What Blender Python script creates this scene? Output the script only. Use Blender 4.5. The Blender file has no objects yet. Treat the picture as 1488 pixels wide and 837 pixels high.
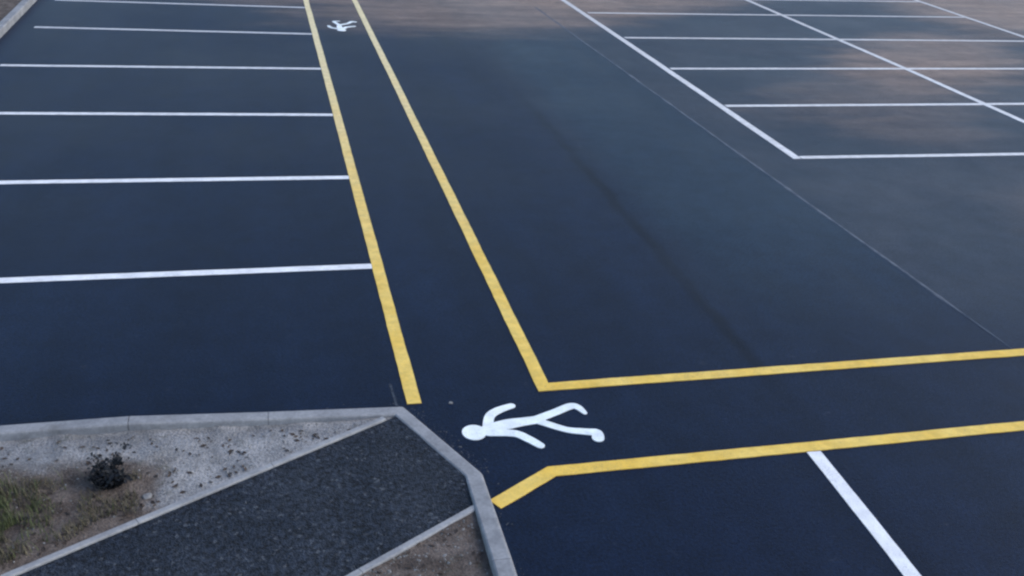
import bpy, bmesh, math, random
from mathutils import Vector, Matrix, noise

random.seed(7)
scene = bpy.context.scene
col = scene.collection
R = math.radians

# ------------------------------------------------------------------ camera, sky, sun, exposure
cam_data = bpy.data.cameras.new('camera')
cam_data.sensor_width = 36.0
cam_data.lens = 36.0 * 1433.38 / 1488.0
cam_data.clip_start = 0.05
cam_data.clip_end = 4000.0
cam = bpy.data.objects.new('camera', cam_data)
col.objects.link(cam)
right = Vector((0.97052127, -0.23228542, 0.06428028))
up = Vector((0.04684646, 0.44342777, 0.89508504))
fwd = Vector((0.23641887, 0.86568776, -0.44123783))
cam.matrix_world = Matrix(((right.x, up.x, -fwd.x, 0.0), (right.y, up.y, -fwd.y, 0.0),
                           (right.z, up.z, -fwd.z, 4.03), (0, 0, 0, 1)))
scene.camera = cam

SUN_EL, SUN_AZ = 38.0, 105.0          # azimuth from +Y towards +X
world = bpy.data.worlds.new('World')
scene.world = world
world.use_nodes = True
wt = world.node_tree
sky = wt.nodes.new('ShaderNodeTexSky')
sky.sky_type = 'NISHITA'
sky.sun_disc = False
sky.sun_elevation = R(SUN_EL)
sky.sun_rotation = R(SUN_AZ)
sky.air_density = 1.0
sky.dust_density = 1.5
sky.ozone_density = 2.2
wt.links.new(sky.outputs[0], wt.nodes['Background'].inputs[0])
wt.nodes['Background'].inputs[1].default_value = 0.15

sd = bpy.data.lights.new('sun', 'SUN')
sd.energy = 0.75
sd.angle = R(40.0)
sd.color = (1.0, 0.95, 0.88)
sun = bpy.data.objects.new('sun', sd)
col.objects.link(sun)
sdir = Vector((math.sin(R(SUN_AZ)) * math.cos(R(SUN_EL)), math.cos(R(SUN_AZ)) * math.cos(R(SUN_EL)), math.sin(R(SUN_EL))))
sun.rotation_euler = sdir.to_track_quat('Z', 'Y').to_euler()
sun.location = (30, 30, 40)

scene.view_settings.view_transform = 'Standard'
scene.view_settings.look = 'None'
scene.view_settings.gamma = 1.0
scene.view_settings.use_curve_mapping = False
scene.view_settings.exposure = 0.88
scene.render.engine = 'CYCLES'
scene.cycles.use_denoising = True
scene.cycles.max_bounces = 6
scene.cycles.pixel_filter_type = 'BLACKMAN_HARRIS'
scene.cycles.filter_width = 2.4       # a soft lens

# ------------------------------------------------------------------ node helpers
class NT:
    def __init__(self, name):
        self.mat = bpy.data.materials.new(name)
        self.mat.use_nodes = True
        self.t = self.mat.node_tree
        self.bsdf = self.t.nodes['Principled BSDF']
        self.pos = self.t.nodes.new('ShaderNodeNewGeometry').outputs['Position']
        sep = self.t.nodes.new('ShaderNodeSeparateXYZ')
        self.t.links.new(self.pos, sep.inputs[0])
        self.x, self.y, self.z = sep.outputs
    def put(self, sock, v):
        if hasattr(v, 'is_output'):
            self.t.links.new(v, sock)
        elif isinstance(v, (tuple, list)) and len(v) == 3 and sock.type == 'RGBA':
            sock.default_value = (*v, 1.0)
        else:
            sock.default_value = v
    def math(self, op, a, b=0.0, c=0.0, clamp=False):
        n = self.t.nodes.new('ShaderNodeMath')
        n.operation = op
        n.use_clamp = clamp
        for i, v in enumerate((a, b, c)):
            self.put(n.inputs[i], v)
        return n.outputs[0]
    def noise(self, scale, detail=4.0, rough=0.55, vec=None, dist=0.0):
        n = self.t.nodes.new('ShaderNodeTexNoise')
        n.inputs['Scale'].default_value = scale
        n.inputs['Detail'].default_value = detail
        n.inputs['Roughness'].default_value = rough
        n.inputs['Distortion'].default_value = dist
        self.t.links.new(vec or self.pos, n.inputs['Vector'])
        return n.outputs[0]
    def vor(self, scale, out='Color', vec=None):
        n = self.t.nodes.new('ShaderNodeTexVoronoi')
        n.inputs['Scale'].default_value = scale
        self.t.links.new(vec or self.pos, n.inputs['Vector'])
        return n.outputs[out]
    def scaled(self, sx, sy, sz=1.0, off=(0, 0, 0)):
        m = self.t.nodes.new('ShaderNodeMapping')
        m.inputs['Scale'].default_value = (sx, sy, sz)
        m.inputs['Location'].default_value = off
        self.t.links.new(self.pos, m.inputs['Vector'])
        return m.outputs[0]
    def ramp(self, v, lo, hi, a=0.0, b=1.0, smooth=True):
        n = self.t.nodes.new('ShaderNodeMapRange')
        n.interpolation_type = 'SMOOTHSTEP' if smooth else 'LINEAR'
        for i, q in enumerate((v, lo, hi, a, b)):
            self.put(n.inputs[i], q)
        return n.outputs[0]
    def mix(self, f, a, b):
        n = self.t.nodes.new('ShaderNodeMix')
        n.data_type = 'RGBA'
        self.put(n.inputs[0], f)
        self.put(n.inputs[6], a)
        self.put(n.inputs[7], b)
        return n.outputs[2]
    def mul(self, a, f):                       # colour times a grey factor
        n = self.t.nodes.new('ShaderNodeMix')
        n.data_type = 'RGBA'
        n.blend_type = 'MULTIPLY'
        n.inputs[0].default_value = 1.0
        self.put(n.inputs[6], a)
        self.put(n.inputs[7], f)
        return n.outputs[2]
    def blob(self, cx, cy, rx, ry, ang=0.0, wob=0.5, scale=0.8):
        """soft irregular patch on the ground, 1 inside, 0 outside"""
        c, s = math.cos(ang), math.sin(ang)
        dx = self.math('SUBTRACT', self.x, cx)
        dy = self.math('SUBTRACT', self.y, cy)
        u = self.math('ADD', self.math('MULTIPLY', dx, c / rx), self.math('MULTIPLY', dy, s / rx))
        v = self.math('ADD', self.math('MULTIPLY', dx, -s / ry), self.math('MULTIPLY', dy, c / ry))
        d = self.math('SQRT', self.math('ADD', self.math('MULTIPLY', u, u), self.math('MULTIPLY', v, v)))
        n = self.math('MULTIPLY', self.math('SUBTRACT', self.noise(scale, 6, 0.65, self.scaled(0.55, 1.7)), 0.5), 2.0 * wob)
        return self.ramp(self.math('ADD', d, n), 1.25, 0.45)
    def bump(self, h, strength, dist):
        n = self.t.nodes.new('ShaderNodeBump')
        n.inputs['Strength'].default_value = strength
        n.inputs['Distance'].default_value = dist
        self.t.links.new(h, n.inputs['Height'])
        self.t.links.new(n.outputs[0], self.bsdf.inputs['Normal'])
    def done(self, colour, rough=0.8, spec=0.5):
        self.put(self.bsdf.inputs['Base Color'], colour)
        self.put(self.bsdf.inputs['Roughness'], rough)
        self.put(self.bsdf.inputs['Specular IOR Level'], spec)
        return self.mat

MAT = {}

def mat_lot():
    m = NT('sealed_asphalt')
    fresh_a, fresh_b = (0.0032, 0.0076, 0.0215), (0.0058, 0.0125, 0.0300)
    big = m.noise(0.35, 5, 0.6)
    streak = m.noise(1.0, 5, 0.6, m.scaled(1.6, 0.18))      # along the paving direction
    c = m.mix(m.ramp(big, 0.3, 0.72), fresh_a, fresh_b)
    c = m.mul(c, m.ramp(streak, 0.25, 0.75, 0.82, 1.2))
    # the paver's second pass, right of the aisle joint, is a little paler
    lane = m.ramp(m.math('ADD', m.x, m.math('MULTIPLY', m.math('SUBTRACT', m.noise(0.8, 4), 0.5), 0.6)), 3.75, 4.6)
    lane = m.math('MULTIPLY', lane, m.ramp(m.y, 6.0, 9.5))
    c = m.mix(m.math('MULTIPLY', lane, 0.8), c, (0.0125, 0.0265, 0.0450))
    # older paving on the far side of the seam
    seam_x = m.math('MULTIPLY_ADD', m.y, -0.0242, 6.455)
    old = m.ramp(m.math('SUBTRACT', m.x, seam_x), -0.02, 0.05)
    old_ctl = m.noise(0.55, 6, 0.65)
    old_c = m.mix(m.ramp(old_ctl, 0.3, 0.72), (0.0125, 0.021, 0.036), (0.030, 0.036, 0.050))
    old = m.math('MULTIPLY', old, m.ramp(m.y, 5.4, 9.0))
    c = m.mix(old, c, old_c)
    # dark paver joint down the aisle
    jx = m.math('ADD', m.math('SUBTRACT', m.x, 3.86), m.math('MULTIPLY', m.math('SUBTRACT', m.noise(1.3, 3), 0.5), 0.16))
    j = m.ramp(m.math('ABSOLUTE', jx), 0.12, 0.01)
    j = m.math('MULTIPLY', j, m.ramp(m.noise(0.7, 3), 0.25, 0.6, 0.45, 1.0))
    j = m.math('MULTIPLY', j, m.math('MULTIPLY', m.ramp(m.y, 15.5, 11.0), m.ramp(m.y, 5.3, 6.6)))
    c = m.mul(c, m.ramp(j, 0, 1, 1.0, 0.48, False))
    # streaky warm brown patches mixed in, mostly on the far paving
    brown_tone = m.mix(m.ramp(m.noise(1.1, 6, 0.65, m.scaled(0.4, 2.2)), 0.35, 0.68), (0.185, 0.122, 0.088), (0.320, 0.220, 0.160))
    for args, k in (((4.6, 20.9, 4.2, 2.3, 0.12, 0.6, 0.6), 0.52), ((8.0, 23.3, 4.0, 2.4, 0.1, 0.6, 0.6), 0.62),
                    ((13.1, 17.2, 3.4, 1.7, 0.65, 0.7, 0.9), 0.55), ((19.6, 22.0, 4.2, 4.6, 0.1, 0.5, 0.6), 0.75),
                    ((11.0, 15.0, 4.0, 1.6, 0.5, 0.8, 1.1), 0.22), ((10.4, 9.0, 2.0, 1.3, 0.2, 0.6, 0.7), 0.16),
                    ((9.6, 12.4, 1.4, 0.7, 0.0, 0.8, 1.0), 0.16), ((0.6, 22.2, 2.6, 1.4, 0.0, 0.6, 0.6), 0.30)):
        c = m.mix(m.math('MULTIPLY', m.blob(*args), k), c, brown_tone)
    # mottling, faint tyre tracks in the aisle, drips in the bays
    c = m.mul(c, m.ramp(m.noise(3.5, 6, 0.7), 0.25, 0.75, 0.80, 1.22))
    trk = m.ramp(m.math('ABSOLUTE', m.math('SUBTRACT', m.math('ABSOLUTE', m.math('SUBTRACT', m.x, 4.75)), 0.78)), 0.34, 0.05)
    trk = m.math('MULTIPLY', trk, m.ramp(m.noise(1.0, 4, 0.6, m.scaled(2.0, 0.25)), 0.35, 0.7))
    trk = m.math('MULTIPLY', trk, m.ramp(m.y, 6.2, 8.0))
    c = m.mix(m.math('MULTIPLY', trk, 0.22), c, (0.030, 0.037, 0.046))
    drip = m.ramp(m.noise(1.7, 3, 0.5), 0.68, 0.76)
    c = m.mul(c, m.ramp(drip, 0, 1, 1.0, 0.6, False))
    # scattered marks and fine grain
    spots = m.ramp(m.noise(6.0, 6, 0.7), 0.62, 0.78)
    c = m.mix(m.math('MULTIPLY', spots, 0.32), c, (0.075, 0.080, 0.095))
    grain = m.noise(260.0, 2, 0.5)
    c = m.mul(c, m.ramp(grain, 0.2, 0.8, 0.35, 1.65, False))
    c = m.mul(c, m.ramp(m.noise(45.0, 3, 0.6), 0.25, 0.75, 0.60, 1.45))
    agg = m.vor(120.0, 'Distance')
    h = m.math('ADD', m.math('MULTIPLY', grain, 0.5), agg)
    m.bump(h, 0.35, 0.004)
    rough = m.ramp(big, 0.2, 0.8, 0.42, 0.52)
    return m.done(c, rough, 0.115)

def mat_path():
    m = NT('coarse_path_asphalt')
    c = m.mix(m.ramp(m.noise(3.0, 5, 0.6), 0.3, 0.7), (0.012, 0.017, 0.026), (0.022, 0.028, 0.039))
    cl = m.noise(34.0, 4, 0.7)
    c = m.mul(c, m.ramp(cl, 0.34, 0.68, 0.35, 1.9))
    chip = m.vor(52.0, 'Color')
    chips = m.ramp(chip, 0.78, 0.98)
    c = m.mix(m.math('MULTIPLY', chips, 0.55), c, (0.13, 0.14, 0.155))
    h = m.math('ADD', m.math('MULTIPLY', cl, 1.2), m.math('MULTIPLY', m.vor(85.0, 'Distance'), 1.2))
    m.bump(h, 0.8, 0.012)
    return m.done(c, 0.8, 0.2)

def mat_concrete(name, a, b):
    m = NT(name)
    c = m.mix(m.ramp(m.noise(5.0, 6, 0.65), 0.3, 0.7), a, b)
    c = m.mul(c, m.ramp(m.noise(45.0, 4, 0.6), 0.25, 0.75, 0.86, 1.12))
    stain = m.ramp(m.noise(2.2, 5, 0.7), 0.56, 0.75)
    c = m.mix(m.math('MULTIPLY', stain, 0.55), c, (0.105, 0.10, 0.09))
    m.bump(m.noise(160.0, 3, 0.6), 0.35, 0.003)
    return m.done(c, 0.85, 0.35)

def mat_soil():
    """grey stony spoil by the kerb and along the path, brown soil elsewhere"""
    m = NT('bed_soil')
    brown = m.mix(m.ramp(m.noise(7.0, 6, 0.65), 0.3, 0.7), (0.055, 0.043, 0.036), (0.140, 0.115, 0.100))
    grey = m.mix(m.ramp(m.noise(4.0, 6, 0.65), 0.28, 0.72), (0.150, 0.151, 0.154), (0.310, 0.306, 0.304))
    # how far behind the kerb, and how far right
    d = m.math('ADD', m.math('MULTIPLY', m.math('SUBTRACT', m.y, 5.53), 3.4), m.math('MULTIPLY', m.math('SUBTRACT', m.noise(3.2, 5, 0.6), 0.5), 1.6))
    near_kerb = m.ramp(d, -0.25, 0.45)
    right_part = m.ramp(m.math('ADD', m.x, m.math('MULTIPLY', m.math('SUBTRACT', m.noise(4.0, 5), 0.5), 0.45)), -0.86, -0.62)
    right_part = m.math('MULTIPLY', right_part, m.ramp(m.y, 5.02, 5.12))
    k = m.math('MAXIMUM', near_kerb, right_part)
    k = m.math('MULTIPLY', k, m.ramp(m.math('ABSOLUTE', m.math('SUBTRACT', m.x, -1.2)), 2.6, 1.9))
    c = m.mix(k, brown, grey)
    lich = m.ramp(m.noise(9.0, 5, 0.7), 0.56, 0.72)
    c = m.mix(m.math('MULTIPLY', lich, 0.6), c, (0.075, 0.078, 0.060))
    c = m.mul(c, m.ramp(m.noise(60.0, 4, 0.6), 0.25, 0.75, 0.70, 1.28))
    m.bump(m.math('ADD', m.noise(70.0, 5, 0.65), m.vor(60.0, 'Distance')), 0.6, 0.011)
    return m.done(c, 0.95, 0.2)

def mat_paint(name, ca, cb, far_tint=None, y0=0, y1=1):
    m = NT(name)
    c = m.mix(m.ramp(m.noise(2.2, 5, 0.65), 0.3, 0.7), ca, cb)
    if far_tint:
        f = m.math('ADD', m.y, m.math('MULTIPLY', m.math('SUBTRACT', m.noise(0.9, 4), 0.5), 6.0))
        c = m.mix(m.ramp(f, y0, y1, 0.0, 0.85), c, far_tint)  # second tone blended in towards the far end, edge broken by noise
    worn = m.ramp(m.math('MULTIPLY_ADD', m.noise(2.0, 4), 0.22, m.noise(85.0, 5, 0.75)), 0.66, 0.80)
    c = m.mix(m.math('MULTIPLY', worn, 0.6), c, (0.12, 0.13, 0.15))
    c = m.mul(c, m.ramp(m.noise(9.0, 4, 0.6), 0.25, 0.75, 0.84, 1.08))
    m.bump(m.math('ADD', m.noise(180.0, 3, 0.6), m.vor(110.0, 'Distance')), 0.3, 0.003)
    return m.done(c, 0.65, 0.4)

def mat_plain(name, a, b, scale=8.0, rough=0.8, spec=0.3):
    m = NT(name)
    c = m.mix(m.ramp(m.noise(scale, 5, 0.65), 0.3, 0.7), a, b)
    return m.done(c, rough, spec)

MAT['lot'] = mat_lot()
MAT['path'] = mat_path()
MAT['kerb'] = mat_concrete('kerb_concrete', (0.185, 0.190, 0.200), (0.275, 0.280, 0.288))
MAT['edging'] = mat_concrete('edging_concrete', (0.20, 0.205, 0.215), (0.300, 0.305, 0.310))
MAT['soil'] = mat_soil()
MAT['white'] = mat_paint('white_line_paint', (0.74, 0.75, 0.76), (0.82, 0.82, 0.82), (0.46, 0.46, 0.47), 9.0, 21.0)
MAT['worn_white'] = mat_paint('worn_white_line_paint', (0.62, 0.61, 0.60), (0.72, 0.71, 0.70), (0.52, 0.50, 0.49), 14.0, 22.0)
MAT['yellow'] = mat_paint('yellow_line_paint', (0.76, 0.48, 0.065), (0.80, 0.56, 0.13), (0.70, 0.61, 0.38), 6.0, 19.0)
MAT['symbol'] = mat_paint('symbol_paint', (0.76, 0.83, 0.83), (0.84, 0.88, 0.87))
MAT['terrain'] = mat_plain('dry_grass_ground', (0.06, 0.07, 0.035), (0.13, 0.12, 0.07), 0.6, 0.95, 0.15)
MAT['mortar'] = mat_plain('dark_joint_mortar', (0.05, 0.052, 0.055), (0.09, 0.09, 0.095), 20)
MAT['seam'] = mat_plain('raveled_seam', (0.060, 0.072, 0.095), (0.125, 0.140, 0.165), 6.0, 0.8, 0.3)
MAT['chalk'] = mat_plain('faint_chalk', (0.012, 0.020, 0.032), (0.060, 0.070, 0.088), 30.0)
MAT['stone'] = mat_plain('pale_stone', (0.13, 0.13, 0.13), (0.22, 0.215, 0.21), 18.0)
MAT['gravel'] = mat_plain('grey_gravel', (0.11, 0.112, 0.112), (0.26, 0.258, 0.25), 11.0)
MAT['litter'] = mat_plain('dead_leaf_litter', (0.020, 0.017, 0.016), (0.085, 0.060, 0.045), 9.0)
MAT['dark_leaf'] = mat_plain('dark_leaf', (0.003, 0.004, 0.007), (0.008, 0.010, 0.012), 25.0, 0.6, 0.3)
MAT['twig'] = mat_plain('dark_twig', (0.018, 0.014, 0.012), (0.035, 0.028, 0.022), 30.0)
MAT['grass'] = mat_plain('green_grass', (0.045, 0.062, 0.022), (0.105, 0.118, 0.048), 14.0, 0.7, 0.3)
MAT['dry_grass'] = mat_plain('dry_grass', (0.060, 0.058, 0.034), (0.150, 0.130, 0.090), 14.0, 0.8, 0.2)

# ------------------------------------------------------------------ mesh helpers
def link(name, bm, mat, parent=None):
    me = bpy.data.meshes.new(name)
    bm.normal_update()
    bm.to_mesh(me)
    bm.free()
    me.materials.append(mat)
    o = bpy.data.objects.new(name, me)
    col.objects.link(o)
    if parent:
        o.parent = parent
    return o

def empty(name, loc=(0, 0, 0)):
    o = bpy.data.objects.new(name, None)
    col.objects.link(o)
    o.location = loc
    return o

def tag(o, label=None, cat=None, group=None, kind=None):
    if label: o['label'] = label
    if cat: o['category'] = cat
    if group: o['group'] = group
    if kind: o['kind'] = kind
    return o

def resample(pts, step):
    """points along a polyline, corners kept"""
    out = [Vector(pts[0])]
    for a, b in zip(pts, pts[1:]):
        a, b = Vector(a), Vector(b)
        n = max(1, round((b - a).length / step))
        out += [a.lerp(b, i / n) for i in range(1, n + 1)]
    return out

def normals2d(pts):
    ns = []
    for i, p in enumerate(pts):
        d1 = (p - pts[i - 1]).normalized() if i else None
        d2 = (pts[i + 1] - p).normalized() if i < len(pts) - 1 else None
        d1 = d1 or d2
        d2 = d2 or d1
        n1, n2 = Vector((-d1.y, d1.x)), Vector((-d2.y, d2.x))
        m = (n1 + n2).normalized()
        ns.append(m / max(0.35, m.dot(n1)))
    return ns

def paint_line(name, pts, width, mat, label, group, top=0.004, step=0.11, jit=0.0018, cat='painted line'):
    """a stripe of paint: a thin slab with slightly uneven edges that follows a polyline on the ground"""
    P = resample([Vector((p[0], p[1])) for p in pts], step)
    N = normals2d(P)
    org = Vector((P[0].x, P[0].y))
    rnd = random.Random(hash((round(P[0].x, 2), round(P[-1].y, 2))) & 0xffff)
    bm = bmesh.new()
    rows = []
    for i, (p, n) in enumerate(zip(P, N)):
        wob = noise.noise(Vector((p.x * 1.3, p.y * 1.3, 3.1))) * 0.004
        a = p + n * (width / 2 + rnd.uniform(-jit, jit) + wob) - org
        b = p - n * (width / 2 + rnd.uniform(-jit, jit) - wob) - org
        t = top
        rows.append([bm.verts.new((a.x, a.y, -0.003)), bm.verts.new((a.x, a.y, t)),
                     bm.verts.new((b.x, b.y, t)), bm.verts.new((b.x, b.y, -0.003))])
    for r, s in zip(rows, rows[1:]):
        for k in range(3):
            bm.faces.new((r[k], s[k], s[k + 1], r[k + 1]))
    bm.faces.new(rows[0]); bm.faces.new(rows[-1][::-1])
    bmesh.ops.recalc_face_normals(bm, faces=bm.faces)
    o = link(name, bm, mat)
    o.location = (org.x, org.y, 0)
    return tag(o, label, cat, group)

# ------------------------------------------------------------------ the setting
# terrain to the horizon
bm = bmesh.new()
S = 1500
vs = [bm.verts.new(p) for p in ((-S, -S, -0.06), (S, -S, -0.06), (S, S, -0.06), (-S, S, -0.06))]
bm.faces.new(vs)
tag(link('ground', bm, MAT['terrain']), 'dry grassy ground around the parking lot', kind='structure')

# the paved lot; the raised corner with beds and path is laid on top of it
bm = bmesh.new()
X0, X1, Y0, Y1 = -4.15, 34.0, -8.0, 44.0
vs = [bm.verts.new(p) for p in ((X0, Y0, 0), (X1, Y0, 0), (X1, Y1, 0), (X0, Y1, 0))]
bm.faces.new(vs)
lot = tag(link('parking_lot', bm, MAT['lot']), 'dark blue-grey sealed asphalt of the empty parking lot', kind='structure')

# the raveled joint between new and older paving: a thin uneven ridge
bm = bmesh.new()
sp = resample([(6.306, 6.262), (6.258, 8.011), (6.201, 10.137), (6.133, 13.225), (6.014, 18.477), (5.95, 21.5)], 0.08)
rows = []
for i, p in enumerate(sp):
    fade = min(1.0, 0.25 + (p.y - 6.26) / 1.2)
    w = (0.028 + 0.014 * noise.noise(Vector((p.x, p.y * 2.1, 0))) + random.uniform(-0.006, 0.006)) * fade
    off = 0.012 * noise.noise(Vector((p.x, p.y * 0.9, 7)))
    rows.append([bm.verts.new((p.x + off - w, p.y, -0.002)), bm.verts.new((p.x + off, p.y, 0.0015 + 0.003 * fade)), bm.verts.new((p.x + off + w, p.y, -0.002))])
for r, s in zip(rows, rows[1:]):
    for k in range(2):
        bm.faces.new((r[k], r[k + 1], s[k + 1], s[k]))
tag(link('paving_seam', bm, MAT['seam'], lot), 'thin pale joint running diagonally between new and older asphalt')

# ---- kerbs: an Empty of kind structure, each kerb stone a child
def kerb_stone(parent, a, b, za, zb, w, side, gap=0.004, base=-0.12, mid=None):
    """one stone from a to b (outer top edge), the stone lies on `side` (+1 left, -1 right) of a->b"""
    a, b = Vector(a), Vector(b)
    d = (b - a).normalized()
    n = Vector((-d.y, d.x)) * side
    a2, b2 = a + d * gap, b - d * gap
    r = 0.012
    segs = 6
    bm = bmesh.new()
    rows = []
    for i in range(segs + 1):
        t = i / segs
        p = a2.lerp(b2, t)
        z = za + (zb - za) * t
        jo = 0.0018 * noise.noise(Vector((p.x * 4, p.y * 4, 1)))
        prof = ((-0.012, base), (-0.004, z - r * 1.6), (r * 0.5, z - r * 0.25), (r * 1.6, z), (w - r, z + 0.0005), (w - r * 0.2, z - r * 0.5), (w, z - r * 1.4), (w, base))
        rows.append([bm.verts.new((p.x + n.x * (u + jo), p.y + n.y * (u + jo), v + (jo if v > 0 else 0))) for u, v in prof])
    for r1, r2 in zip(rows, rows[1:]):
        for k in range(len(r1) - 1):
            bm.faces.new((r1[k], r1[k + 1], r2[k + 1], r2[k]))
    bm.faces.new(rows[0]); bm.faces.new(rows[-1])
    bmesh.ops.recalc_face_normals(bm, faces=bm.faces)
    return link('kerb_stone', bm, MAT['kerb'], parent)

def kerb_mortar(parent, pts, zs, w, side):
    """mortar bed that fills the joints, 12 mm below the tops"""
    P = [Vector(p) for p in pts]
    N = normals2d(P)
    bm = bmesh.new()
    rows = []
    for p, n, z in zip(P, N, zs):
        rows.append([bm.verts.new((p.x + n.x * side * u, p.y + n.y * side * u, v)) for u, v in ((0.012, -0.1), (0.012, z - 0.014), (w - 0.008, z - 0.014), (w - 0.008, -0.1))])
    for r1, r2 in zip(rows, rows[1:]):
        for k in range(3):
            bm.faces.new((r1[k], r1[k + 1], r2[k + 1], r2[k]))
    bmesh.ops.recalc_face_normals(bm, faces=bm.faces)
    return link('mortar', bm, MAT['mortar'], parent)

def near_z(x):
    for (xa, za), (xb, zb) in zip(NZ, NZ[1:]):
        if x <= xb:
            return za + (zb - za) * max(0, x - xa) / (xb - xa)
    return NZ[-1][1]
NZ = [(-5, 0.12), (-0.982, 0.12), (-0.48, 0.10), (-0.016, 0.068), (0.465, 0.042), (0.887, 0.030)]
KW = 0.105

k1 = tag(empty('kerb', (-1.6, 6.04, 0)), 'grey concrete kerb between the bays and the stony bed, dropping to the path corner', kind='structure')
k1.location = (0, 0, 0)
xs = [-4.15, -3.73, -2.81, -1.895, -0.982, -0.065, 0.880]
ys = lambda x: 6.040
pts = []
for i, (xa, xb) in enumerate(zip(xs, xs[1:])):
    g = 0.005
    if xb > -1:       # the dropping stones are cut where the slope changes, so their tops follow it
        kerb_stone(k1, (xa, 6.04), (xb, 6.04), near_z(xa), near_z(xb), KW, -1, 0.001 if xa > -0.9 else 0.003)
    else:
        kerb_stone(k1, (xa, 6.04), (xb, 6.04), near_z(xa), near_z(xb), KW, -1, g if abs(xb + 0.982) > 0.01 else 0.009)
kerb_mortar(k1, [(x, 6.04) for x in xs], [near_z(x) for x in xs], KW, -1)

k2 = tag(empty('kerb'), 'flush grey kerb cut diagonally across the end of the asphalt path', kind='structure')
kerb_stone(k2, (0.893, 6.034), (1.298, 5.171), 0.030, 0.032, 0.112, -1, 0.002)
k3 = tag(empty('kerb'), 'grey kerb rising along the brown bed at the bottom of the picture', kind='structure')
yk = [5.165, 4.26, 3.34, 2.42, 1.50, 0.58, -0.34]
zk = [0.032, 0.10, 0.12, 0.12, 0.12, 0.12, 0.12]
xk = lambda y: 1.298 + (y - 5.171) * 0.02
for i in range(len(yk) - 1):
    kerb_stone(k3, (xk(yk[i]), yk[i]), (xk(yk[i + 1]), yk[i + 1]), zk[i], zk[i + 1], 0.118, -1, 0.002)
kerb_mortar(k3, [(xk(y), y) for y in yk], zk, 0.118, -1)
k4 = tag(empty('kerb'), 'grey kerb at the head of the left bays, top left corner', kind='structure')
y = 5.6
while y < 42:
    kerb_stone(k4, (-4.155, y), (-4.155, y + 0.915), 0.12, 0.12, 0.13, 1, 0.004)
    y += 0.915
kerb_mortar(k4, [(-4.155, 5.6), (-4.155, y)], [0.12, 0.12], 0.13, 1)

# bare soil behind the far-left kerb
def grid_patch(name, inside, x0, x1, y0, y1, step, zfun, mat, clip_edges):
    """an uneven ground patch: a fine grid cut to a polygon"""
    bm = bmesh.new()
    nx, ny = int((x1 - x0) / step) + 1, int((y1 - y0) / step) + 1
    G = [[bm.verts.new((x0 + (x1 - x0) * i / nx, y0 + (y1 - y0) * j / ny, 0)) for j in range(ny + 1)] for i in range(nx + 1)]
    for i in range(nx):
        for j in range(ny):
            bm.faces.new((G[i][j], G[i + 1][j], G[i + 1][j + 1], G[i][j + 1]))
    for p, n in clip_edges:
        bmesh.ops.bisect_plane(bm, geom=bm.verts[:] + bm.edges[:] + bm.faces[:], plane_co=(p[0], p[1], 0), plane_no=(n[0], n[1], 0), clear_outer=True)
    for v in bm.verts:
        v.co.z = zfun(v.co.x, v.co.y)
    for f in bm.faces:
        f.smooth = True
    bmesh.ops.recalc_face_normals(bm, faces=bm.faces)
    if bm.faces and sum(f.normal.z for f in bm.faces) < 0:
        bmesh.ops.reverse_faces(bm, faces=bm.faces[:])
    return tag(link(name, bm, mat), kind='structure')

fb = lambda x, y, s=3.0: noise.fractal(Vector((x * s, y * s, 0.4)), 0.9, 2.1, 4)

grid_patch('soil_bank', None, -9.0, -4.27, 5.0, 42.0, 0.22, lambda x, y: 0.085 + 0.03 * fb(x, y, 0.7) - 0.02 * (x + 4.27 > -0.1), MAT['soil'], [])['label'] = 'bare grey-brown soil behind the far left kerb'

# path edges (centre-lines from the picture's plan)
PL0, PL1 = Vector((0.79, 5.90)), Vector((-1.437, 4.587))
PLd = (PL1 - PL0).normalized()
PLe = PL0 + PLd * 6.2
PR0, PR1 = Vector((1.180, 4.850)), Vector((0.32, 4.316))
PRd = (PR1 - PR0).normalized()
PRe = PR0 + PRd * 6.0
def path_z(x, y):
    d = (Vector((x, y)) - Vector((1.0, 5.5))).dot(Vector((-0.86, -0.51)))
    return 0.024 + 0.05 * min(1.0, max(0.0, d / 2.6)) + 0.02 * max(0.0, d - 2.6) / 4
EW = 0.046

# footpath
bm = bmesh.new()
KI0, KI1 = Vector((0.835, 5.93)), Vector((1.185, 5.13))
left = [KI0] + [PL0 + PLd * t for t in [0.02 + i * 0.3 for i in range(21)]]
nl = len(left)
rightp = [KI1, PR0 + PRd * 0.0] + [PR0 + PRd * t for t in [0.3 * i for i in range(1, 20)]]
rowsL = []
for i in range(21):
    a = left[min(i, nl - 1)]
    b = rightp[min(i, len(rightp) - 1)]
    row = []
    for k in range(25):
        p = a.lerp(b, k / 24)
        row.append(bm.verts.new((p.x, p.y, path_z(p.x, p.y) + 0.003 * fb(p.x, p.y, 4.0))))
    rowsL.append(row)
for r1, r2 in zip(rowsL, rowsL[1:]):
    for k in range(24):
        bm.faces.new((r1[k], r1[k + 1], r2[k + 1], r2[k]))
for f in bm.faces:
    f.smooth = True
bmesh.ops.recalc_face_normals(bm, faces=bm.faces)
if sum(f.normal.z for f in bm.faces) < 0:
    bmesh.ops.reverse_faces(bm, faces=bm.faces[:])
tag(link('footpath', bm, MAT['path']), 'coarse dark asphalt footpath meeting the lot at the diagonal kerb', kind='structure')

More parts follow.
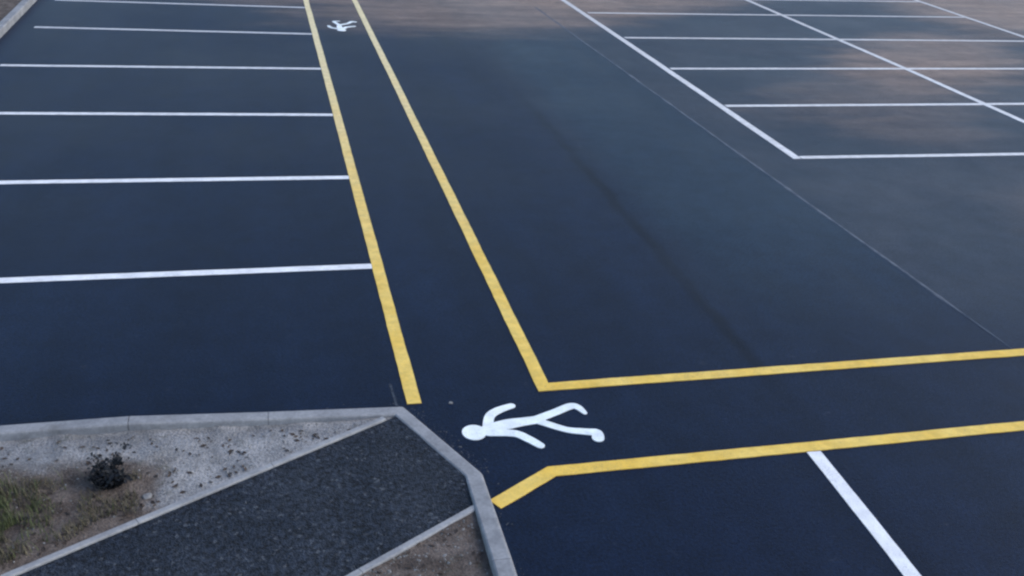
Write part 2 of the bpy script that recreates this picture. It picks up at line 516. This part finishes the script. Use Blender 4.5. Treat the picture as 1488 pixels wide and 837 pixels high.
def edging(label, p0, d, length, inner):
    """thin concrete edging boards, end to end"""
    e = tag(empty('path_edging'), label, kind='structure')
    n = Vector((-d.y, d.x)) * inner
    t = 0.0
    while t < length:
        L = min(0.915, length - t)
        bm = bmesh.new()
        rows = []
        for i in range(5):
            p = p0 + d * (t + 0.002 + (L - 0.004) * i / 4)
            z = path_z(p.x, p.y) + 0.016
            prof = ((0, -0.05), (0, z - 0.006), (0.006, z), (EW - 0.006, z), (EW, z - 0.006), (EW, -0.05))
            rows.append([bm.verts.new((p.x + n.x * u, p.y + n.y * u, v)) for u, v in prof])
        for r1, r2 in zip(rows, rows[1:]):
            for k in range(5):
                bm.faces.new((r1[k], r1[k + 1], r2[k + 1], r2[k]))
        bm.faces.new(rows[0]); bm.faces.new(rows[-1])
        bmesh.ops.recalc_face_normals(bm, faces=bm.faces)
        link('edging_board', bm, MAT['edging'], e)
        t += L
    return e
edging('thin pale concrete edging between the footpath and the stony bed', PL0 + PLd * 0.05, PLd, 6.1, -1)
edging('thin pale concrete edging between the footpath and the small brown bed', PR0, PRd, 5.9, 1)

# planting beds
nL = Vector((-PLd.y, PLd.x))            # points to the path side or away; fix below
if nL.dot(Vector((1, -1))) < 0: nL = -nL
def bed_z(x, y):
    e = (Vector((x, y)) - PL0).dot(-nL)              # distance from the path edge
    kz = near_z(x) - 0.02 - 0.045 * min(1.0, max(0.0, (near_z(x) - 0.03) / 0.07))
    k = min(1.0, max(0.0, (5.91 - y) / 0.5))
    base = kz * (1 - k) + (path_z(x, y) + 0.012) * k + 0.03 * k * min(1.0, max(0, e) / 0.8)
    w = min(1.0, max(0.0, e - 0.02) / 0.12)
    return base + w * (0.020 * fb(x, y, 2.6) + 0.008 * fb(x, y, 11.0)) - (1 - w) * 0.004
o = grid_patch('planting_bed', None, -4.15, 0.80, 2.4, 5.945, 0.035, bed_z, MAT['soil'], [((PL0.x, PL0.y), (nL.x, nL.y))])
o['label'] = 'stony grey and brown bed between the kerb and the footpath'
nR = Vector((-PRd.y, PRd.x))
if nR.dot(Vector((-1, 1))) < 0: nR = -nR
def bed2_z(x, y):
    e = (Vector((x, y)) - PR0).dot(-nR)
    w = min(1.0, max(0.0, e) / 0.12)
    return path_z(x, y) + 0.004 + w * (0.018 * fb(x, y, 2.8) + 0.008 * fb(x, y, 11.0))
o = grid_patch('planting_bed', None, -3.5, 1.19, -0.4, 4.95, 0.04, bed2_z, MAT['soil'], [((PR0.x, PR0.y), (nR.x, nR.y))])
o['label'] = 'small brown soil bed between the path edging and the right kerb'

# ------------------------------------------------------------------ painted lines
LW = 0.102
GB = 'white lines of the left bays'
left_bays = [
    ([(-3.834, 21.195), (0.93, 20.930)], 'white bay line in the top left, farthest of the left bay lines'),
    ([(-3.780, 18.730), (0.93, 18.487)], 'white bay line of the left bays, second from the top of the picture'),
    ([(-3.796, 16.065), (0.93, 15.962)], 'white bay line of the left bays, third from the top of the picture'),
    ([(-3.800, 13.590), (0.93, 13.427)], 'white bay line of the left bays, fourth from the top of the picture'),
    ([(-3.800, 11.010), (0.93, 10.931)], 'white bay line of the left bays, second nearest to the kerb corner'),
    ([(-3.800, 8.530), (0.93, 8.500)], 'white bay line of the left bays, nearest to the kerb corner and stony bed')]
for p, lab in left_bays:
    paint_line('bay_line', p, LW, MAT['white'], lab, GB)
GR = 'white lines of the right bays'
right_bays = [
    ([(6.98, 11.350), (10.504, 11.331), (16.8, 11.31)], 'white end line closing the right bays, nearest to the aisle corner'),
    ([(7.0, 13.790), (12.532, 13.853), (16.8, 13.92)], 'white bay line of the right bays, one above the end line'),
    ([(7.0, 16.103), (14.474, 16.269), (16.8, 16.32)], 'white bay line of the right bays, two above the end line'),
    ([(7.0, 18.546), (16.80, 18.76)], 'white bay line of the right bays, three above the end line'),
    ([(7.0, 20.975), (16.85, 21.37)], 'white bay line of the right bays, four above the end line'),
    ([(7.0, 22.90), (12.88, 23.139), (16.9, 23.37)], 'white bay line of the right bays, highest, along the top edge')]
for p, lab in right_bays:
    paint_line('bay_line', p, LW, MAT['worn_white'], lab, GR)
paint_line('bay_front_line', [(6.905, 11.30), (6.905, 14.0), (6.89, 18.0), (6.851, 22.438), (6.84, 26.0)], 0.118, MAT['worn_white'],
           'long white line along the aisle, front edge of the right bays', 'long white lines of the right bays', 0.0052)
paint_line('bay_divider_line', [(11.71, 11.37), (11.727, 12.852), (11.79, 16.2), (11.775, 23.011), (11.77, 26.0)], 0.118, MAT['worn_white'],
           'long white line through the middle of the right bays, crossing the bay lines', 'long white lines of the right bays', 0.0052)
paint_line('bay_back_line', [(16.80, 11.25), (16.814, 19.179), (16.969, 23.615), (17.0, 26.0)], 0.118, MAT['worn_white'],
           'long white line closing the back of the right bays, top right corner', 'long white lines of the right bays', 0.0052)
paint_line('bay_line', [(3.716, 5.095), (3.672, 3.825), (3.60, 0.2)], 0.108, MAT['white'],
           'short white bay line slanting below the lower yellow walkway line', None)
GY = 'yellow lines of the pedestrian walkway'
paint_line('walkway_line', [(0.982, 6.10), (0.984, 8.5), (0.990, 14.0), (0.985, 21.755), (0.985, 26.0)], 0.106, MAT['yellow'],
           'straight yellow walkway line at the ends of the left bay lines', GY, 0.0058)
paint_line('walkway_line', [(2.014, 26.0), (2.014, 21.875), (2.012, 14.0), (2.000, 6.193), (6.371, 6.192), (16.0, 6.20)], 0.106, MAT['yellow'],
           'yellow walkway line turning a sharp corner above the pedestrian symbol', GY, 0.0058)
paint_line('walkway_line', [(1.322, 4.868), (1.775, 5.150), (5.546, 5.164), (16.0, 5.19)], 0.106, MAT['yellow'],
           'yellow walkway line with a bent short end beside the right kerb', GY, 0.0058)

# ------------------------------------------------------------------ pedestrian symbols
def stroke(name, pts, widths, top, parent, mat):
    """a rounded brush stroke as a thin slab, local coordinates"""
    P = [Vector(p) for p in pts]
    fine, fw = [], []
    n = len(P)
    for i in range(n - 1):                                  # Catmull-Rom
        p0, p1, p2, p3 = P[max(0, i - 1)], P[i], P[i + 1], P[min(n - 1, i + 2)]
        for k in range(6):
            t = k / 6
            fine.append(0.5 * ((2 * p1) + (p2 - p0) * t + (2 * p0 - 5 * p1 + 4 * p2 - p3) * t * t + (3 * p1 - p0 - 3 * p2 + p3) * t ** 3))
            fw.append((widths[i] + (widths[i + 1] - widths[i]) * t) * 0.92)
    fine.append(P[-1]); fw.append(widths[-1] * 0.92)
    N = normals2d(fine)
    lft = [p + q * w / 2 for p, q, w in zip(fine, N, fw)]
    rgt = [p - q * w / 2 for p, q, w in zip(fine, N, fw)]
    def cap(c, a, w):
        return [c + Vector((math.cos(a + t), math.sin(a + t))) * w / 2 for t in [math.pi * s / 7 for s in range(1, 7)]]
    d0 = (fine[0] - fine[1]); d1 = (fine[-1] - fine[-2])
    a1 = math.atan2(d1.y, d1.x)
    a0 = math.atan2(d0.y, d0.x)
    ring = rgt + cap(fine[-1], a1 - math.pi / 2, fw[-1]) + lft[::-1] + cap(fine[0], a0 - math.pi / 2, fw[0])
    bm = bmesh.new()
    t_ = [bm.verts.new((p.x, p.y, top)) for p in ring]
    b_ = [bm.verts.new((p.x, p.y, -0.002)) for p in ring]
    # top as a strip of quads plus fans for the caps
    m = len(rgt)
    R_, C1, L_, C0 = t_[:m], t_[m:m + 6], t_[m + 6:2 * m + 6][::-1], t_[2 * m + 6:]
    for i in range(m - 1):
        bm.faces.new((R_[i], R_[i + 1], L_[i + 1], L_[i]))
    bm.faces.new([R_[-1]] + C1 + [L_[-1]])
    bm.faces.new([L_[0]] + C0 + [R_[0]])
    for i in range(len(t_)):
        j = (i + 1) % len(t_)
        bm.faces.new((t_[i], b_[i], b_[j], t_[j]))
    bmesh.ops.recalc_face_normals(bm, faces=bm.faces)
    return link(name, bm, mat, parent)

def pedestrian(loc, rot, scale, label):
    e = tag(empty('pedestrian_symbol', (loc[0], loc[1], 0)), label, 'road symbol', 'pedestrian symbols of the walkway')
    e.rotation_euler.z = rot
    e.scale = (scale, scale, 1)
    C = Vector((1.75, 5.70))
    q = lambda pts: [Vector(p) - C for p in pts]
    # head: a flattened disc
    bm = bmesh.new()
    n = 28
    hc = Vector((1.347, 5.673)) - C
    t_, b_ = [], []
    for i in range(n):
        a = 2 * math.pi * i / n
        x, y = hc.x + 0.086 * math.cos(a), hc.y + 0.092 * math.sin(a)
        t_.append(bm.verts.new((x, y, 0.0047))); b_.append(bm.verts.new((x, y, -0.002)))
    bm.faces.new(t_)
    for i in range(n):
        j = (i + 1) % n
        bm.faces.new((t_[i], b_[i], b_[j], t_[j]))
    bmesh.ops.recalc_face_normals(bm, faces=bm.faces)
    link('head', bm, MAT['symbol'], e)
    stroke('torso', q([(1.405, 5.682), (1.50, 5.712), (1.62, 5.742), (1.72, 5.756), (1.857, 5.768)]), [0.09, 0.125, 0.125, 0.105, 0.095], 0.0051, e, MAT['symbol'])
    stroke('arm', q([(1.452, 5.70), (1.500, 5.855), (1.579, 5.927), (1.691, 5.972)]), [0.085, 0.080, 0.080, 0.066], 0.0043, e, MAT['symbol'])
    stroke('arm', q([(1.452, 5.655), (1.627, 5.622), (1.713, 5.540), (1.776, 5.452)]), [0.085, 0.085, 0.080, 0.070], 0.0043, e, MAT['symbol'])
    stroke('leg', q([(1.815, 5.766), (1.986, 5.841), (2.130, 5.907), (2.182, 5.885), (2.213, 5.805)]), [0.085, 0.080, 0.080, 0.070, 0.040], 0.0043, e, MAT['symbol'])
    stroke('leg', q([(1.835, 5.755), (2.006, 5.620), (2.130, 5.575), (2.215, 5.552)]), [0.080, 0.070, 0.080, 0.092], 0.0039, e, MAT['symbol'])
    stroke('foot', q([(2.228, 5.545), (2.222, 5.515), (2.212, 5.480)]), [0.080, 0.094, 0.098], 0.0046, e, MAT['symbol'])
    return e
pedestrian((1.75, 5.70), 0.0, 1.0, 'large white walking figure painted beside the kerb, head towards the path')
pedestrian((1.535, 19.22), R(80), 0.92, 'small white walking figure far up the walkway near the top edge')

# ------------------------------------------------------------------ chalk, pebble, stones
paint_line('chalk_mark', [(0.852, 6.09), (0.846, 6.24), (0.840, 6.40)], 0.018, MAT['chalk'], 'faint thin chalk mark beside the end of the left walkway line', None, 0.0015, 0.03, 0.004, 'chalk mark')

def rock(name, loc, size, seed, label, mat='stone', cat='stone', sink=0.3, group=None):
    bm = bmesh.new()
    bmesh.ops.create_icosphere(bm, subdivisions=2, radius=1.0)
    for v in bm.verts:
        d = v.co.normalized()
        k = 1 + 0.35 * noise.noise(d * 1.4 + Vector((seed, 0, 0))) + 0.12 * noise.noise(d * 4 + Vector((0, seed, 0)))
        v.co = Vector((d.x * size[0] * k, d.y * size[1] * k, d.z * size[2] * k))
    o = link(name, bm, MAT[mat])
    o.location = (loc[0], loc[1], loc[2] + size[2] * (1 - 2 * sink))
    o.rotation_euler.z = seed
    return tag(o, label, cat, group)
rock('pebble', (1.251, 6.071, 0), (0.016, 0.018, 0.006), 2.2, 'tiny pale pebble on the asphalt between yellow line and symbol', 'gravel', 'pebble', 0.1)
rock('stone', (-0.80, 5.20, bed_z(-0.80, 5.20)), (0.03, 0.03, 0.011), 4.0, 'small flat grey stone lying in the stony bed beside the footpath edging')

# ------------------------------------------------------------------ loose material on the beds
def hull_pebbles(name, spots, mat, label, cat):
    """many small angular stones in one mesh"""
    verts, faces = [], []
    base = [Vector(p) for p in ((1, 0, 0), (0, 1, 0), (-1, 0, 0), (0, -1, 0), (0, 0, 1), (0, 0, -1))]
    bf = ((0, 1, 4), (1, 2, 4), (2, 3, 4), (3, 0, 4), (1, 0, 5), (2, 1, 5), (3, 2, 5), (0, 3, 5))
    for x, y, z, s in spots:
        m = Matrix.Rotation(random.uniform(0, 6.28), 3, 'Z') @ Matrix.Rotation(random.uniform(-0.6, 0.6), 3, 'X')
        i0 = len(verts)
        sx, sy, sz = s * random.uniform(.7, 1.3), s * random.uniform(.7, 1.3), s * random.uniform(.45, .85)
        for b in base:
            v = m @ Vector((b.x * sx, b.y * sy, b.z * sz)) * random.uniform(0.8, 1.2)
            verts.append((x + v.x, y + v.y, z + v.z))
        faces += [tuple(i0 + k for k in f) for f in bf]
    me = bpy.data.meshes.new(name)
    me.from_pydata(verts, [], faces)
    me.materials.append(mat)
    o = bpy.data.objects.new(name, me)
    col.objects.link(o)
    return tag(o, label, cat, kind='stuff')

def in_bed(x, y, m=0.07):
    return (Vector((x, y)) - PL0).dot(-nL) > m and y < 5.92 and x < 0.72
spots = []
tries = 0
while len(spots) < 3000 and tries < 60000:
    tries += 1
    x, y = random.uniform(-2.6, 0.7), random.uniform(4.2, 5.92)
    if not in_bed(x, y):
        continue
    g = noise.noise(Vector((x * 2.5, y * 2.5, 5)))
    grey = (y > 5.5 + 0.12 * g) or (x > -0.75 + 0.15 * g)
    if random.random() > (0.95 if grey else 0.22):
        continue
    s = 0.0025 + 0.007 * random.random() ** 3
    spots.append((x, y, bed_z(x, y) + s * 0.1, s))
hull_pebbles('gravel', spots, MAT['gravel'], 'loose grey gravel strewn over the stony bed', 'gravel')
spots = []
for i in range(1500):
    t, e = random.uniform(0.0, 2.6), abs(random.gauss(0, 0.35)) + 0.01
    p = PR0 + PRd * t - nR * e
    if p.x < 1.15 and p.y > 2.5:
        s = 0.003 + 0.010 * random.random() ** 3
        spots.append((p.x, p.y, bed2_z(p.x, p.y), s))
hull_pebbles('gravel', spots, MAT['gravel'], 'scattered grit on the small brown bed', 'gravel')

spots = []
for i in range(900):
    e = 0.008 + abs(random.gauss(0, 0.05))
    if random.random() < 0.55:
        p = Vector((random.uniform(-3.9, 0.9), 6.046 + e))
    elif random.random() < 0.5:
        t = random.random(); p = Vector((0.893, 6.034)).lerp(Vector((1.298, 5.171)), t) + Vector((0.9, 0.42)) * e
    else:
        y_ = random.uniform(2.5, 5.1); p = Vector((xk(y_) + 0.014 + e, y_))
    if noise.noise(Vector((p.x * 3, p.y * 3, 1))) > -0.15:
        s = 0.0015 + 0.0035 * random.random() ** 3
        spots.append((p.x, p.y, s * 0.3, s))
hull_pebbles('gutter_grit', spots, MAT['gravel'], 'fine grit gathered on the asphalt along the kerbs', 'grit')

def flakes(name, pts, mat, label, cat, size):
    verts, faces = [], []
    for x, y, z in pts:
        s = size * random.uniform(.5, 1.5)
        m = Matrix.Rotation(random.uniform(0, 6.28), 3, 'Z') @ Matrix.Rotation(random.uniform(-0.5, 0.5), 3, 'X')
        i0 = len(verts)
        for px, py, pz in ((-s, 0, 0), (-.2 * s, -.45 * s, .12 * s), (s, 0, .15 * s), (-.1 * s, .5 * s, .18 * s), (0, 0, -.05 * s)):
            v = m @ Vector((px, py, pz))
            verts.append((x + v.x, y + v.y, z + v.z + 0.004))
        faces += [(i0, i0 + 1, i0 + 4), (i0 + 1, i0 + 2, i0 + 4), (i0 + 2, i0 + 3, i0 + 4), (i0 + 3, i0, i0 + 4)]
    me = bpy.data.meshes.new(name)
    me.from_pydata(verts, [], faces)
    me.materials.append(mat)
    o = bpy.data.objects.new(name, me)
    col.objects.link(o)
    return tag(o, label, cat, kind='stuff')
pts = []
while len(pts) < 520:
    x, y = random.uniform(-2.6, 0.5), random.uniform(4.0, 5.85)
    c = noise.noise(Vector((x * 5, y * 5, 9)))
    if in_bed(x, y) and random.random() < 0.25 + 1.2 * c + (0.3 if y < 5.4 and x < -0.9 else 0):
        pts.append((x, y, bed_z(x, y)))
while len(pts) < 760:
    p = PR0 + PRd * random.uniform(0, 2.4) - nR * random.uniform(0.03, 1.2)
    if p.x < 1.15:
        pts.append((p.x, p.y, bed2_z(p.x, p.y)))
flakes('leaf_litter', pts, MAT['litter'], 'dark dead leaves and twigs littering both beds', 'leaf litter', 0.017)

def blades(name, roots, mat, label, h0, h1):
    verts, faces = [], []
    for x, y, z in roots:
        a = random.uniform(0, 6.28)
        h = random.uniform(h0, h1)
        lean = random.uniform(0.1, 0.75) * h
        w = random.uniform(0.0016, 0.0036)
        dx, dy = math.cos(a), math.sin(a)
        i0 = len(verts)
        for t in (0, 0.4, 0.75, 1.0):
            ww = w * (1 - t) + 0.0004
            cx, cy, cz = x + dx * lean * t * t, y + dy * lean * t * t, z - 0.006 + h * (t - 0.18 * t * t)
            verts += [(cx - dy * ww, cy + dx * ww, cz), (cx + dy * ww, cy - dx * ww, cz)]
        for k in range(3):
            faces.append((i0 + 2 * k, i0 + 2 * k + 1, i0 + 2 * k + 3, i0 + 2 * k + 2))
    me = bpy.data.meshes.new(name)
    me.from_pydata(verts, [], faces)
    me.materials.append(mat)
    o = bpy.data.objects.new(name, me)
    col.objects.link(o)
    return tag(o, label, 'grass', kind='stuff')
roots = []
while len(roots) < 3400:
    x, y = random.gauss(-1.80, 0.22), random.gauss(5.05, 0.17)
    if in_bed(x, y, 0.1) and noise.noise(Vector((x * 7, y * 7, 2))) > -0.2 and y < 5.45:
        roots.append((x, y, bed_z(x, y)))
blades('grass', roots, MAT['grass'], 'green grass clump in the stony bed at the left edge', 0.035, 0.095)
roots = []
while len(roots) < 2400:
    x, y = random.uniform(-2.4, -0.85), random.uniform(4.2, 5.4)
    if in_bed(x, y, 0.08) and noise.noise(Vector((x * 5, y * 5, 12))) + 0.35 * noise.noise(Vector((x * 14, y * 14, 3))) > 0.08:
        roots.append((x, y, bed_z(x, y)))
blades('dry_grass', roots, MAT['dry_grass'], 'dry brownish grass tufts on the brown soil beside the path edging', 0.03, 0.09)

# ------------------------------------------------------------------ the dark shrub
def shrub(loc):
    z = bed_z(*loc)
    e = tag(empty('shrub', (loc[0], loc[1], z)), 'small almost black leafy shrub in the stony bed', 'shrub')
    rnd = random.Random(3)
    tips = []
    for i in range(11):
        a = 2 * math.pi * i / 11 + rnd.uniform(-.3, .3)
        out, h = rnd.uniform(0.03, 0.11), rnd.uniform(0.04, 0.12)
        if i == 2: out, h = 0.14, 0.19
        if i == 5: out, h = 0.11, 0.18
        bm = bmesh.new()
        rings = []
        for t in (0, .33, .66, 1.0):
            c = Vector((math.cos(a) * out * (t ** 1.4), math.sin(a) * out * (t ** 1.4), -0.01 + h * t))
            r = 0.004 * (1 - 0.75 * t)
            rings.append([bm.verts.new((c.x + r * math.cos(q), c.y + r * math.sin(q), c.z)) for q in [2 * math.pi * s / 5 for s in range(5)]])
            for k in range(3):
                tips.append((c, t))
        for r1, r2 in zip(rings, rings[1:]):
            for k in range(5):
                bm.faces.new((r1[k], r1[(k + 1) % 5], r2[(k + 1) % 5], r2[k]))
        link('stem', bm, MAT['twig'], e)
    verts, faces = [], []
    for c, t in tips:
        for n in range(30 if t < .9 else 6):
            p = c + Vector((rnd.gauss(0, .02), rnd.gauss(0, .02), rnd.gauss(0.004, .012)))
            p.z = max(p.z, 0.01)
            s = rnd.uniform(0.018, 0.036)
            m = Matrix.Rotation(rnd.uniform(0, 6.28), 3, 'Z') @ Matrix.Rotation(rnd.uniform(-0.9, 0.5), 3, 'Y') @ Matrix.Rotation(rnd.uniform(-.5, .5), 3, 'X')
            i0 = len(verts)
            for q in ((0, 0, 0), (.45 * s, -.32 * s, .08 * s), (s, 0, 0), (.45 * s, .32 * s, .08 * s)):
                v = p + m @ Vector(q)
                verts.append(tuple(v))
            faces += [(i0, i0 + 1, i0 + 2), (i0, i0 + 2, i0 + 3)]
    me = bpy.data.meshes.new('foliage')
    me.from_pydata(verts, [], faces)
    me.materials.append(MAT['dark_leaf'])
    o = bpy.data.objects.new('foliage', me)
    col.objects.link(o)
    o.parent = e
    return e
shrub((-1.03, 5.33))
